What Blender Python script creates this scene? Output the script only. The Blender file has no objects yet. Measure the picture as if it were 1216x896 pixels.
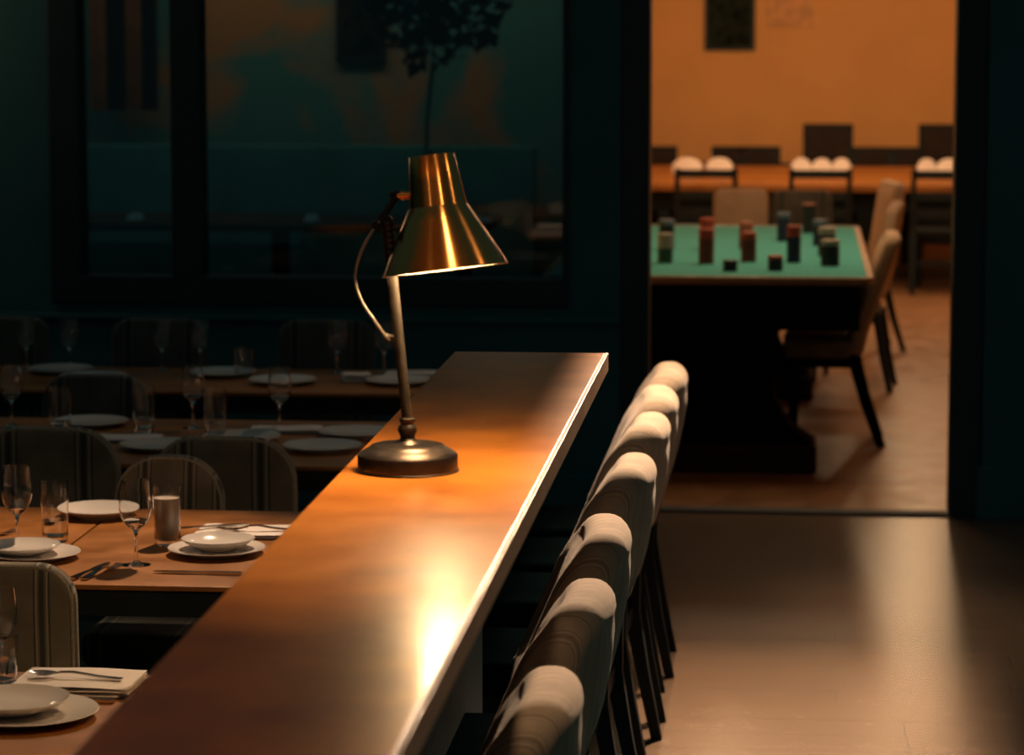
import bpy, bmesh, math, random
from mathutils import Vector, Matrix, Euler
random.seed(7)
PI = math.pi
sc = bpy.context.scene
COL = sc.collection

# ------------------------------------------------------------------ camera, world, lights, exposure
cam_d = bpy.data.cameras.new('camera'); cam = bpy.data.objects.new('camera', cam_d); COL.objects.link(cam)
cam.location = (0, 0, 2.1)
cam.rotation_euler = (math.radians(90 - 7.1877), 0, math.radians(5.2748))
cam_d.sensor_width = 36; cam_d.lens = 3600 / 1216 * 36
cam_d.clip_start = .1; cam_d.clip_end = 200
cam_d.dof.use_dof = True; cam_d.dof.focus_distance = 6.55; cam_d.dof.aperture_fstop = 4.7
sc.camera = cam

world = bpy.data.worlds.new('world'); sc.world = world; world.use_nodes = True
bg = world.node_tree.nodes['Background']
bg.inputs[0].default_value = (.015, .035, .038, 1); bg.inputs[1].default_value = 1.0

def light(name, kind, loc, aim, energy, color, **kw):
    d = bpy.data.lights.new(name, kind); d.energy = energy; d.color = color
    for k, v in kw.items(): setattr(d, k, v)
    o = bpy.data.objects.new(name, d); COL.objects.link(o); o.location = loc
    o.rotation_euler = (Vector(aim) - Vector(loc)).to_track_quat('-Z', 'Y').to_euler()
    return o
WARM = (1, .66, .36)
# ceiling downlights and added helper lights of the dining room (above the frame)
light('downlight_tables', 'SPOT', (-1.30, 8.5, 2.85), (-1.85, 6.75, .75), 280, (1, .66, .41), spot_size=math.radians(48), spot_blend=.55, shadow_soft_size=.05)
light('chair_row_fill', 'AREA', (-.05, 9.9, 2.84), (-.05, 6.2, .95), 330, (1, .66, .42), shape='RECTANGLE', size=.02, size_y=.5, spread=2.1)  # added unseen light for the chair tops, kept off the ledge by baffles
light('brass_fill_uplight', 'AREA', (-1.3, 3.0, 2.55), (-1.3, 3.05, 3.1), 7, (1, .64, .34), shape='RECTANGLE', size=4.4, size_y=.2)  # added uplight on the ceiling patch, warms the brass reflections
light('downlight_back_tables', 'SPOT', (-1.0, 10.8, 2.8), (-1.45, 9.3, .75), 17, (1, .66, .42), spot_size=math.radians(80), spot_blend=.9, shadow_soft_size=.05)
light('downlight_entrance', 'SPOT', (.10, 10.4, 3.0), (.12, 9.9, 0), 110, (1, .64, .38), spot_size=math.radians(48), spot_blend=.9, shadow_soft_size=.06)
light('downlight_counter', 'SPOT', (-.42, 4.75, 2.95), (-.52, 4.75, 1.25), 62, (1, .64, .36), spot_size=math.radians(54), spot_blend=.7, shadow_soft_size=.07)
# three narrow unseen spots, added to streak the brass shade
light('lamp_spot_front', 'SPOT', (.50, 2.95, 2.9), (-.65, 5.35, 1.72), 26, (1, .62, .34), spot_size=math.radians(10), spot_blend=.5, shadow_soft_size=.035)
light('lamp_spot_side', 'SPOT', (1.25, 5.20, 2.9), (-.65, 5.35, 1.72), 14, (1, .58, .28), spot_size=math.radians(14), spot_blend=.5, shadow_soft_size=.03)
light('lamp_spot_left', 'SPOT', (-1.70, 3.1, 2.9), (-.68, 5.35, 1.72), 5, (1, .62, .34), spot_size=math.radians(11), spot_blend=.5, shadow_soft_size=.03)
# far room ceiling lights
light('far_room_light', 'AREA', (.6, 21.0, 2.95), (.6, 21.6, 0), 100, (1, .68, .39), shape='RECTANGLE', size=3.0, size_y=5.5)
light('far_room_front_light', 'AREA', (.3, 14.6, 2.95), (.3, 14.7, 0), 34, (1, .64, .36), shape='RECTANGLE', size=1.0, size_y=1.6)
# left wall fill, and dim lamp in the lounge behind the window
light('left_wall_fill', 'POINT', (-3.95, 11.9, 2.25), (0, 0, 0), 7.0, (1, .66, .40), shadow_soft_size=.06)  # added unseen lamp that warms the left edge of the back wall
light('lounge_light', 'AREA', (-2.9, 17.2, 2.95), (-2.9, 18.0, 2.0), 4.0, (1, .56, .27), shape='RECTANGLE', size=3.2, size_y=.3)

vs = sc.view_settings
vs.view_transform = 'Standard'; vs.look = 'None'; vs.gamma = 1; vs.use_curve_mapping = False; vs.exposure = 0
sc.cycles.use_denoising = True
sc.cycles.sample_clamp_indirect = 3
sc.cycles.max_bounces = 10; sc.cycles.transmission_bounces = 10; sc.cycles.transparent_max_bounces = 10
sc.cycles.blur_glossy = .6

# ------------------------------------------------------------------ materials
def newmat(name):
    m = bpy.data.materials.new(name); m.use_nodes = True
    return m, m.node_tree.nodes, m.node_tree.links, m.node_tree.nodes['Principled BSDF']
def c4(c): return (c[0], c[1], c[2], 1)
def plain(name, col, rough=.6, metal=0, var=.12, scale=8, bump=0, bscale=60, spec=.5, coat=0, sheen=0, stretch=(1, 1, 1), rvar=0, coords='Object'):
    m, N, L, P = newmat(name)
    tc = N.new('ShaderNodeTexCoord'); mp = N.new('ShaderNodeMapping'); mp.inputs['Scale'].default_value = stretch
    L.new(tc.outputs[coords], mp.inputs[0])
    nz = N.new('ShaderNodeTexNoise'); nz.inputs['Scale'].default_value = scale; nz.inputs['Detail'].default_value = 6
    L.new(mp.outputs[0], nz.inputs['Vector'])
    cr = N.new('ShaderNodeValToRGB')
    cr.color_ramp.elements[0].position = .3; cr.color_ramp.elements[1].position = .7
    cr.color_ramp.elements[0].color = c4([max(0, v * (1 - var)) for v in col])
    cr.color_ramp.elements[1].color = c4([min(1, v * (1 + var)) for v in col])
    L.new(nz.outputs[0], cr.inputs[0]); L.new(cr.outputs[0], P.inputs['Base Color'])
    P.inputs['Roughness'].default_value = rough; P.inputs['Metallic'].default_value = metal
    P.inputs['Specular IOR Level'].default_value = spec
    P.inputs['Coat Weight'].default_value = coat
    P.inputs['Sheen Weight'].default_value = sheen
    if rvar:
        mr = N.new('ShaderNodeMapRange'); mr.inputs['From Min'].default_value = .3; mr.inputs['From Max'].default_value = .7
        mr.inputs['To Min'].default_value = rough - rvar; mr.inputs['To Max'].default_value = rough + rvar
        L.new(nz.outputs[0], mr.inputs['Value']); L.new(mr.outputs[0], P.inputs['Roughness'])
    if bump:
        n2 = N.new('ShaderNodeTexNoise'); n2.inputs['Scale'].default_value = bscale; n2.inputs['Detail'].default_value = 4
        L.new(mp.outputs[0], n2.inputs['Vector'])
        b = N.new('ShaderNodeBump'); b.inputs['Strength'].default_value = bump; b.inputs['Distance'].default_value = .01
        L.new(n2.outputs[0], b.inputs['Height']); L.new(b.outputs[0], P.inputs['Normal'])
    return m

def wood(name, dark, light_, rough=.35, along='Y', scale=5, bump=.05, coat=0, rvar=.06, spec=.5):
    m, N, L, P = newmat(name)
    tc = N.new('ShaderNodeTexCoord'); mp = N.new('ShaderNodeMapping')
    st = {'X': (.12, 1, 1), 'Y': (1, .12, 1), 'Z': (1, 1, .12)}[along]
    mp.inputs['Scale'].default_value = st
    L.new(tc.outputs['Object'], mp.inputs[0])
    big = N.new('ShaderNodeTexNoise'); big.inputs['Scale'].default_value = scale; big.inputs['Detail'].default_value = 8; big.inputs['Distortion'].default_value = .4
    fine = N.new('ShaderNodeTexNoise'); fine.inputs['Scale'].default_value = scale * 14; fine.inputs['Detail'].default_value = 5
    blot = N.new('ShaderNodeTexNoise'); blot.inputs['Scale'].default_value = 7; blot.inputs['Detail'].default_value = 3; blot.inputs['Distortion'].default_value = .15
    L.new(mp.outputs[0], big.inputs['Vector']); L.new(mp.outputs[0], fine.inputs['Vector']); L.new(tc.outputs['Object'], blot.inputs['Vector'])
    a = N.new('ShaderNodeMath'); a.operation = 'MULTIPLY'; a.inputs[1].default_value = .4; L.new(big.outputs[0], a.inputs[0])
    b = N.new('ShaderNodeMath'); b.operation = 'MULTIPLY_ADD'; b.inputs[1].default_value = .05; L.new(fine.outputs[0], b.inputs[0]); L.new(a.outputs[0], b.inputs[2])
    c = N.new('ShaderNodeMath'); c.operation = 'MULTIPLY_ADD'; c.inputs[1].default_value = .55; L.new(blot.outputs[0], c.inputs[0]); L.new(b.outputs[0], c.inputs[2])
    cr = N.new('ShaderNodeValToRGB'); cr.color_ramp.elements[0].position = .36; cr.color_ramp.elements[1].position = .64
    cr.color_ramp.elements[0].color = c4(dark); cr.color_ramp.elements[1].color = c4(light_)
    L.new(c.outputs[0], cr.inputs[0]); L.new(cr.outputs[0], P.inputs['Base Color'])
    mr = N.new('ShaderNodeMapRange'); mr.inputs['From Min'].default_value = .35; mr.inputs['From Max'].default_value = .65
    mr.inputs['To Min'].default_value = rough - rvar; mr.inputs['To Max'].default_value = rough + rvar
    L.new(blot.outputs[0], mr.inputs['Value']); L.new(mr.outputs[0], P.inputs['Roughness'])
    if bump:
        bp = N.new('ShaderNodeBump'); bp.inputs['Strength'].default_value = bump; bp.inputs['Distance'].default_value = .004
        L.new(c.outputs[0], bp.inputs['Height']); L.new(bp.outputs[0], P.inputs['Normal'])
    P.inputs['Coat Weight'].default_value = coat; P.inputs['Coat Roughness'].default_value = .16; P.inputs['Specular IOR Level'].default_value = spec
    return m

def stripe_fabric(name, base, stripe, pale, centers, line=.004, fine=0):
    """Upholstery woven with narrow vertical stripe clusters at the given |x| of the chair."""
    m, N, L, P = newmat(name)
    tc = N.new('ShaderNodeTexCoord'); sx = N.new('ShaderNodeSeparateXYZ'); L.new(tc.outputs['Object'], sx.inputs[0])
    ab = N.new('ShaderNodeMath'); ab.operation = 'ABSOLUTE'; L.new(sx.outputs[0], ab.inputs[0])
    nz = N.new('ShaderNodeTexNoise'); nz.inputs['Scale'].default_value = 9; nz.inputs['Detail'].default_value = 8; L.new(tc.outputs['Object'], nz.inputs['Vector'])
    cr = N.new('ShaderNodeValToRGB'); cr.color_ramp.elements[0].position = .3; cr.color_ramp.elements[1].position = .7
    cr.color_ramp.elements[0].color = c4([v * .72 for v in base]); cr.color_ramp.elements[1].color = c4([v * 1.2 for v in base])
    L.new(nz.outputs[0], cr.inputs[0])
    col = cr.outputs[0]
    def band(center, w, c):
        nonlocal col
        d = N.new('ShaderNodeMath'); d.operation = 'SUBTRACT'; L.new(ab.outputs[0], d.inputs[0]); d.inputs[1].default_value = center
        e = N.new('ShaderNodeMath'); e.operation = 'ABSOLUTE'; L.new(d.outputs[0], e.inputs[0])
        g = N.new('ShaderNodeMapRange'); g.inputs['From Min'].default_value = w * .7; g.inputs['From Max'].default_value = w * 1.2
        g.inputs['To Min'].default_value = .85; g.inputs['To Max'].default_value = 0; L.new(e.outputs[0], g.inputs['Value'])
        mx = N.new('ShaderNodeMix'); mx.data_type = 'RGBA'; L.new(g.outputs[0], mx.inputs['Factor'])
        L.new(col, mx.inputs['A']); mx.inputs['B'].default_value = c4(c); col = mx.outputs['Result']
    for ce in centers:
        band(ce, line * 2.2, stripe)
        band(ce - line * 4.2, line * .55, pale); band(ce + line * 4.2, line * .55, pale)
        band(ce - line * 6, line * .6, stripe); band(ce + line * 6, line * .6, stripe)
    L.new(col, P.inputs['Base Color'])
    P.inputs['Roughness'].default_value = .9; P.inputs['Sheen Weight'].default_value = .15; P.inputs['Specular IOR Level'].default_value = .15
    wv = N.new('ShaderNodeTexWave'); wv.wave_type = 'BANDS'; wv.bands_direction = 'X'; wv.inputs['Scale'].default_value = 75 if fine else 160
    wv.inputs['Distortion'].default_value = 3; wv.inputs['Detail'].default_value = 2; wv.inputs['Detail Scale'].default_value = 1
    L.new(tc.outputs['Object'], wv.inputs['Vector'])
    n2 = N.new('ShaderNodeTexNoise'); n2.inputs['Scale'].default_value = 420; L.new(tc.outputs['Object'], n2.inputs['Vector'])
    ad = N.new('ShaderNodeMath'); ad.operation = 'ADD'; L.new(wv.outputs['Fac'], ad.inputs[0]); L.new(n2.outputs[0], ad.inputs[1])
    bp = N.new('ShaderNodeBump'); bp.inputs['Strength'].default_value = .22; bp.inputs['Distance'].default_value = .0015 if fine else .002
    L.new(ad.outputs[0], bp.inputs['Height']); L.new(bp.outputs[0], P.inputs['Normal'])
    return m

def glassmat(name, tint=(1, 1, 1), rough=.0, ior=1.45):
    m, N, L, P = newmat(name)
    P.inputs['Base Color'].default_value = c4(tint); P.inputs['Roughness'].default_value = rough
    P.inputs['Transmission Weight'].default_value = 1; P.inputs['IOR'].default_value = ior
    return m
def emit(name, col, s):
    m, N, L, P = newmat(name)
    P.inputs['Emission Color'].default_value = c4(col); P.inputs['Emission Strength'].default_value = s
    return m
def brushed(name, col, rough, aniso):
    m, N, L, P = newmat(name)
    P.inputs['Base Color'].default_value = c4(col); P.inputs['Metallic'].default_value = 1; P.inputs['Roughness'].default_value = rough
    P.inputs['Anisotropic'].default_value = aniso; P.inputs['Anisotropic Rotation'].default_value = .25
    tg = N.new('ShaderNodeTangent'); tg.direction_type = 'RADIAL'; tg.axis = 'Z'; L.new(tg.outputs[0], P.inputs['Tangent'])
    tc = N.new('ShaderNodeTexCoord'); mp = N.new('ShaderNodeMapping'); mp.inputs['Scale'].default_value = (1, 1, 40)
    L.new(tc.outputs['Object'], mp.inputs[0])
    nz = N.new('ShaderNodeTexNoise'); nz.inputs['Scale'].default_value = 12; nz.inputs['Detail'].default_value = 4; L.new(mp.outputs[0], nz.inputs['Vector'])
    mr = N.new('ShaderNodeMapRange'); mr.inputs['To Min'].default_value = rough - .02; mr.inputs['To Max'].default_value = rough + .03
    L.new(nz.outputs[0], mr.inputs['Value']); L.new(mr.outputs[0], P.inputs['Roughness'])
    return m

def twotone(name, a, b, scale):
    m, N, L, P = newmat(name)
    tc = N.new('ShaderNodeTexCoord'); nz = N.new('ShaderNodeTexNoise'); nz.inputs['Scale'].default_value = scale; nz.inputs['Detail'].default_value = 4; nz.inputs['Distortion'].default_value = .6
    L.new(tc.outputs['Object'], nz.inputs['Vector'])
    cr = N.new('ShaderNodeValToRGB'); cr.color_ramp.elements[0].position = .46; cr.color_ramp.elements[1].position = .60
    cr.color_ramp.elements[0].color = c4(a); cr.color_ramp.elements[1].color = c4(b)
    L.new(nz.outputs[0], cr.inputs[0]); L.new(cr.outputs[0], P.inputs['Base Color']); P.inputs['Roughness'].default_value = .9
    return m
M = {}
M['counter'] = wood('counter_wood', (.40, .132, .018), (.68, .255, .042), rough=.38, along='Y', scale=6, bump=.0, rvar=.03, spec=.10, coat=.38)
M['counter_edge'] = wood('counter_edge_wood', (.30, .15, .06), (.44, .24, .11), rough=.5, along='Y', scale=9)
M['table'] = wood('table_wood', (.22, .080, .013), (.40, .150, .026), rough=.38, along='X', scale=6, bump=.05)
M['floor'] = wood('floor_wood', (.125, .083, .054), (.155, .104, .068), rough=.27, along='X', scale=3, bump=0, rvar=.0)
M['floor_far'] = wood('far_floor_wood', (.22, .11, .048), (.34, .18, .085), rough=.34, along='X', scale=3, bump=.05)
M['teal_wall'] = plain('teal_wall_paint', (.018, .115, .125), rough=.75, var=.12, scale=3, bump=.15, bscale=90)
M['dark_frame'] = plain('near_black_paint', (.006, .026, .034), rough=.55, var=.2)
M['partition'] = plain('dark_panel', (.010, .040, .045), rough=.7, var=.2)
M['ochre'] = plain('ochre_wall_paint', (.74, .44, .17), rough=.85, var=.05, scale=2, bump=.1, bscale=50)
M['lounge'] = twotone('lounge_glow_mottle', (.07, .30, .32), (.46, .27, .12), 1.3)  # tan mottling stands in for patches of warm light on the teal
M['curtain_tan'] = plain('tan_curtain_cloth', (.50, .30, .15), rough=.95, var=.15)
M['black_wood'] = plain('black_stained_wood', (.006, .012, .014), rough=.6, var=.3, scale=14, stretch=(1, 1, .2), spec=.25)
M['ink_wood'] = plain('ink_black_wood', (.003, .006, .007), rough=.8, var=.2, spec=.05)
M['brown_wood'] = plain('dark_brown_wood', (.022, .013, .010), rough=.6, var=.3, scale=14, spec=.25)
M['fabric'] = stripe_fabric('striped_fabric', (.24, .20, .145), (.035, .04, .04), (.40, .36, .28), (.11,))
M['fabric_b'] = stripe_fabric('striped_fabric_narrow', (.26, .22, .16), (.05, .055, .05), (.45, .40, .30), (.062, .14), line=.0028)
M['fabric_row'] = stripe_fabric('row_chair_fabric', (.42, .325, .235), (.25, .19, .135), (.50, .40, .30), (.022, .062, .098, .135, .172, .205), line=.0011, fine=1)
M['fabric_dark'] = stripe_fabric('shaded_grey_fabric', (.10, .10, .085), (.03, .04, .04), (.2, .19, .15), (.115,))  # darker copy of the stripes; puts shade into the dining seats
M['seat_shaded'] = plain('shaded_seat_cloth', (.002, .005, .006), rough=1, var=.2, spec=0)  # near-black cloth colour stands in for the shade under the ledge
M['piping'] = plain('beige_piping', (.42, .35, .24), rough=.85, var=.3, scale=300)
M['cream'] = plain('cream_upholstery', (.46, .33, .22), rough=.85, var=.1)
M['porcelain'] = plain('white_porcelain', (.74, .68, .62), rough=.16, var=.02, scale=3)
M['linen'] = plain('white_linen', (.78, .71, .66), rough=.9, var=.05, bump=.3, bscale=500)
M['steel'] = plain('polished_steel', (.62, .58, .54), rough=.14, metal=1, var=.05)
M['glass'] = glassmat('clear_glass')
M['water'] = glassmat('clear_water', (.95, .95, .93), 0, 1.33)
M['cloudy'] = plain('cloudy_drink', (.42, .36, .29), rough=.5, var=.1, scale=20)
M['bronze'] = plain('dark_bronze', (.062, .052, .046), rough=.38, metal=.85, var=.3, scale=30, rvar=.08)
M['pole'] = plain('dark_bronze_pole', (.014, .012, .010), rough=.6, metal=0, var=.35, scale=50, spec=.12)
M['blackmetal'] = plain('black_metal', (.014, .012, .011), rough=.35, metal=.7, var=.2)
M['brass'] = brushed('brushed_brass', (.80, .37, .105), .22, .90)
M['brass_small'] = plain('small_brass', (.66, .38, .13), rough=.25, metal=1, var=.1)
M['white_enamel'] = plain('white_enamel', (.85, .78, .68), rough=.4, var=.02)
M['cord'] = plain('grey_metal_cord', (.34, .31, .27), rough=.3, metal=.7, var=.1)
M['felt'] = plain('green_felt', (.07, .43, .40), rough=.95, var=.06, scale=40, bump=.2, bscale=600)
M['rail'] = plain('tan_rail_wood', (.30, .165, .07), rough=.4, var=.15)
M['chip_red'] = plain('red_clay', (.42, .060, .035), rough=.5)
M['chip_maroon'] = plain('maroon_clay', (.16, .035, .025), rough=.5)
M['chip_blue'] = plain('navy_clay', (.008, .022, .06), rough=.5)
M['chip_dark'] = plain('dark_clay', (.012, .02, .02), rough=.5)
M['chip_white'] = plain('pale_clay', (.38, .36, .32), rough=.5)
M['chip_sky'] = plain('pale_blue_clay', (.12, .18, .26), rough=.5)
M['chip_green'] = plain('green_clay', (.03, .09, .06), rough=.5)
M['chip_pink'] = plain('salmon_clay', (.42, .14, .09), rough=.5)
M['leaf'] = plain('dark_leaf', (.006, .018, .014), rough=.6, var=.4)
M['curtain'] = plain('dark_curtain_cloth', (.010, .020, .020), rough=.95, var=.3)
M['teal_cloth'] = plain('teal_cloth', (.035, .25, .27), rough=.95, var=.25, scale=2)
M['pane'] = glassmat('window_glass', (.85, .95, .95))
M['print_dark'] = plain('dark_print_paper', (.014, .022, .018), rough=.9, var=.9, scale=14, spec=.05)
M['print_pale'] = plain('pale_print_paper', (.62, .36, .15), rough=.6, var=.25, scale=12)
M['globe'] = emit('lit_globe', (1, .66, .36), 36)
M['bulb'] = emit('lit_bulb', (1, .62, .30), 420)

# ------------------------------------------------------------------ builders
def link(name, bm, mat, parent=None, smooth=True, loc=None, rot=None):
    bmesh.ops.recalc_face_normals(bm, faces=bm.faces[:])
    me = bpy.data.meshes.new(name); bm.to_mesh(me); bm.free()
    if smooth:
        for p in me.polygons: p.use_smooth = True
        try: me.set_sharp_from_angle(angle=math.radians(38))
        except Exception: pass
    for m in (mat if isinstance(mat, (list, tuple)) else [mat]): me.materials.append(m)
    o = bpy.data.objects.new(name, me); COL.objects.link(o)
    if parent: o.parent = parent
    if loc: o.location = loc
    if rot: o.rotation_euler = rot
    return o
def tag(o, label, cat, group=None, kind=None):
    o['label'] = label; o['category'] = cat
    if group: o['group'] = group
    if kind: o['kind'] = kind
    return o
def empty(name, loc, label, cat, group=None, rz=0):
    o = bpy.data.objects.new(name, None); o.empty_display_size = .1; COL.objects.link(o)
    o.location = loc; o.rotation_euler = (0, 0, rz)
    return tag(o, label, cat, group)
def dup(o, loc, rz=None, label=None, parent=None):
    c = o.copy(); COL.objects.link(c)
    if parent: c.parent = parent
    else:
        c.location = loc
        if rz is not None: c.rotation_euler = (0, 0, rz)
        if label: c['label'] = label
    for ch in o.children: dup(ch, None, parent=c)
    return c
def structure(name, bm, mat, parent=None, smooth=False):
    o = link(name, bm, mat, parent, smooth)
    if not parent: o['kind'] = 'structure'
    return o
def B(): return bmesh.new()
def box(bm, x0, x1, y0, y1, z0, z1, bev=0, seg=2):
    r = bmesh.ops.create_cube(bm, size=1)
    vs_ = r['verts']
    for v in vs_:
        v.co = Vector(((x0 + x1) / 2 + v.co.x * (x1 - x0), (y0 + y1) / 2 + v.co.y * (y1 - y0), (z0 + z1) / 2 + v.co.z * (z1 - z0)))
    if bev:
        es = list({e for v in vs_ for e in v.link_edges})
        bmesh.ops.bevel(bm, geom=es, offset=bev, segments=seg, affect='EDGES', profile=.6)
    return bm
def bx(*a, **k): return box(B(), *a, **k)
def lathe(bm, prof, n=40, cx=0, cy=0, z=0, mat_i=0):
    rings = []
    for r, h in prof:
        if r < 1e-6: rings.append([bm.verts.new((cx, cy, z + h))])
        else: rings.append([bm.verts.new((cx + r * math.cos(2 * PI * i / n), cy + r * math.sin(2 * PI * i / n), z + h)) for i in range(n)])
    for a, b in zip(rings, rings[1:]):
        for i in range(n):
            j = (i + 1) % n
            if len(a) == 1 and len(b) == 1: continue
            if len(a) == 1: f = bm.faces.new((a[0], b[i], b[j]))
            elif len(b) == 1: f = bm.faces.new((a[i], a[j], b[0]))
            else: f = bm.faces.new((a[i], a[j], b[j], b[i]))
            f.material_index = mat_i
    return bm
def spline(pts, k=6):
    out = []
    P = [Vector(p) for p in pts]
    for i in range(len(P) - 1):
        p0 = P[max(0, i - 1)]; p1 = P[i]; p2 = P[i + 1]; p3 = P[min(len(P) - 1, i + 2)]
        for s in range(k):
            t = s / k
            out.append(.5 * ((2 * p1) + (p2 - p0) * t + (2 * p0 - 5 * p1 + 4 * p2 - p3) * t * t + (3 * p1 - p0 - 3 * p2 + p3) * t ** 3))
    out.append(P[-1]); return out
def tube(bm, pts, r, n=10, closed=False):
    pts = [Vector(p) for p in pts]; R = r if isinstance(r, (list, tuple)) else [r] * len(pts)
    rings = []; up = None; m = len(pts)
    for i, p in enumerate(pts):
        if closed: d = pts[(i + 1) % m] - pts[i - 1]
        else: d = pts[min(i + 1, m - 1)] - pts[max(i - 1, 0)]
        d.normalize()
        if up is None: up = d.orthogonal().normalized()
        else: up = (up - d * up.dot(d)).normalized()
        s = d.cross(up)
        rings.append([bm.verts.new(p + (up * math.cos(2 * PI * k / n) + s * math.sin(2 * PI * k / n)) * R[i]) for k in range(n)])
    for a in range(m if closed else m - 1):
        A, C = rings[a], rings[(a + 1) % m]
        for k in range(n): bm.faces.new((A[k], A[(k + 1) % n], C[(k + 1) % n], C[k]))
    if not closed: bm.faces.new(rings[0]); bm.faces.new(rings[-1][::-1])
    return bm
def loft(bm, secs):
    """secs: list of 4-point quads (lists of Vector) joined in order and capped."""
    rings = [[bm.verts.new(p) for p in s] for s in secs]
    n = len(rings[0])
    for a, b in zip(rings, rings[1:]):
        for k in range(n): bm.faces.new((a[k], a[(k + 1) % n], b[(k + 1) % n], b[k]))
    bm.faces.new(rings[0][::-1]); bm.faces.new(rings[-1])
    return bm
def bar(bm, secs):
    """secs: (x, y, z, half_x, half_y): a vertical square-section leg."""
    return loft(bm, [[Vector((x - a, y - b, z)), Vector((x + a, y - b, z)), Vector((x + a, y + b, z)), Vector((x - a, y + b, z))] for x, y, z, a, b in secs])

# ------------------------------------------------------------------ setting
WY = 12.22
structure('floor', bx(-6, 4, -1, WY + .1, -.12, -.006), M['partition'])
fl = bpy.data.objects['floor']
# floorboards run across the room; those in view are pieces of the floor
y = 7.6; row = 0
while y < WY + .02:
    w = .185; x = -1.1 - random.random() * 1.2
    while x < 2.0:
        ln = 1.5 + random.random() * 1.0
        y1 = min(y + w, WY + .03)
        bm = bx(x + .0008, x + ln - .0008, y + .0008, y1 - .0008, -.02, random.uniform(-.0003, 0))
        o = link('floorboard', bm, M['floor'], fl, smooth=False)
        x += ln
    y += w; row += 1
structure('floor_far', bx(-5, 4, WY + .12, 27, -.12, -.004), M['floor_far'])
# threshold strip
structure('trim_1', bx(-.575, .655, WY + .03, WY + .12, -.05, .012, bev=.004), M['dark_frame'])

wb = B()
box(wb, -6, -3.03, WY, WY + .16, 0, 3.1)             # left of the window
box(wb, -3.03, -.905, WY, WY + .16, 0, .845)         # under the window
box(wb, -3.03, -.905, WY, WY + .16, 2.45, 3.1)
box(wb, -.905, -.69, WY, WY + .16, 0, 3.1)           # pier between window and doorway
box(wb, -.69, .775, WY, WY + .16, 2.42, 3.1)
box(wb, .775, 4, WY, WY + .16, 0, 3.1)
structure('wall_back', wb, M['teal_wall'])
structure('trim_2', bx(-6, -.69, WY - .025, WY + .0, .775, .80, bev=.006), M['teal_wall'])
structure('baseboard_back', bx(.755, 4, WY - .03, WY, 0, .215, bev=.008), M['teal_wall'])
structure('baseboard_left', bx(-6, -.70, WY - .02, WY, 0, .16, bev=.008), M['teal_wall'])

# door casing
dr = bpy.data.objects.new('door_1', None); COL.objects.link(dr); dr['kind'] = 'structure'
link('left_jamb', bx(-.695, -.572, WY + .015, WY + .20, 0, 2.42, bev=.006), M['dark_frame'], dr, False)
link('right_jamb', bx(.648, .774, WY + .015, WY + .20, 0, 2.42, bev=.006), M['dark_frame'], dr, False)
link('head_casing', bx(-.572, .648, WY + .015, WY + .20, 2.30, 2.42, bev=.006), M['dark_frame'], dr, False)

# window with two panes, looking into the dim lounge
wn = bpy.data.objects.new('window_1', None); COL.objects.link(wn); wn['kind'] = 'structure'
fy0, fy1 = WY - .02, WY + .13
link('window_frame', bx(-3.03, -2.905, fy0, fy1, .955, 2.33, bev=.005), M['dark_frame'], wn, False)
link('window_frame', bx(-.922, -.895, fy0, fy1, .955, 2.33, bev=.005), M['dark_frame'], wn, False)
link('window_frame', bx(-3.03, -.895, fy0, fy1, .845, .955, bev=.005), M['dark_frame'], wn, False)
link('window_frame', bx(-3.03, -.895, fy0, fy1, 2.33, 2.45, bev=.005), M['dark_frame'], wn, False)
link('mullion', bx(-2.525, -2.40, fy0, fy1, .955, 2.33, bev=.005), M['dark_frame'], wn, False)
link('pane', bx(-2.903, -2.527, WY + .05, WY + .056, .957, 2.328), M['pane'], wn, False)
link('pane', bx(-2.398, -.924, WY + .05, WY + .056, .957, 2.328), M['pane'], wn, False)
structure('ceiling_reflector', bx(-5.0, 1.8, 1.6, 4.7, 3.1, 3.2), M['ochre'])  # ceiling patch added for the brass shade to reflect
structure('wall_left', bx(-6.2, -6.0, -1, WY + .16, 0, 3.1), M['teal_wall'])

# lounge behind the window and the far room
def prism(bm, quad, z0, z1):
    a = [bm.verts.new((x, y, z0)) for x, y in quad]; b = [bm.verts.new((x, y, z1)) for x, y in quad]
    bm.faces.new(a[::-1]); bm.faces.new(b)
    for k in range(4): bm.faces.new((a[k], a[(k + 1) % 4], b[(k + 1) % 4], b[k]))
    return bm
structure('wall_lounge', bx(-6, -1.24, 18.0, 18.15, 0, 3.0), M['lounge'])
structure('wall_lounge_left', bx(-6.1, -6.0, WY + .16, 18.15, 0, 3.0), M['teal_wall'])
# slanting partition between the lounge and the far room
structure('wall_partition', prism(B(), [(-.81, WY + .16), (-.74, WY + .16), (-1.50, 26.0), (-1.58, 26.0)], 0, 3.1), M['ochre'])
structure('wall_lounge_right', prism(B(), [(-.86, WY + .16), (-.812, WY + .16), (-1.19, 18.0), (-1.24, 18.0)], 0, 3.1), M['teal_wall'])
structure('wall_far', bx(-1.6, 3.6, 26.0, 26.15, 0, 3.0), M['ochre'])
structure('wall_far_right', bx(3.5, 3.6, WY + .16, 26.0, 0, 3.0), M['ochre'])
structure('ceiling', prism(B(), [(-.81, WY + .16), (3.6, WY + .16), (3.6, 26.15), (-1.58, 26.15)], 3.1, 3.2), M['ochre'])
structure('far_wall_shade_panel', bx(-1.48, 3.5, 25.96, 26.0, 0, .68, bev=.01), M['dark_frame'])  # dark panel added in place of the shade under the long table

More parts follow.
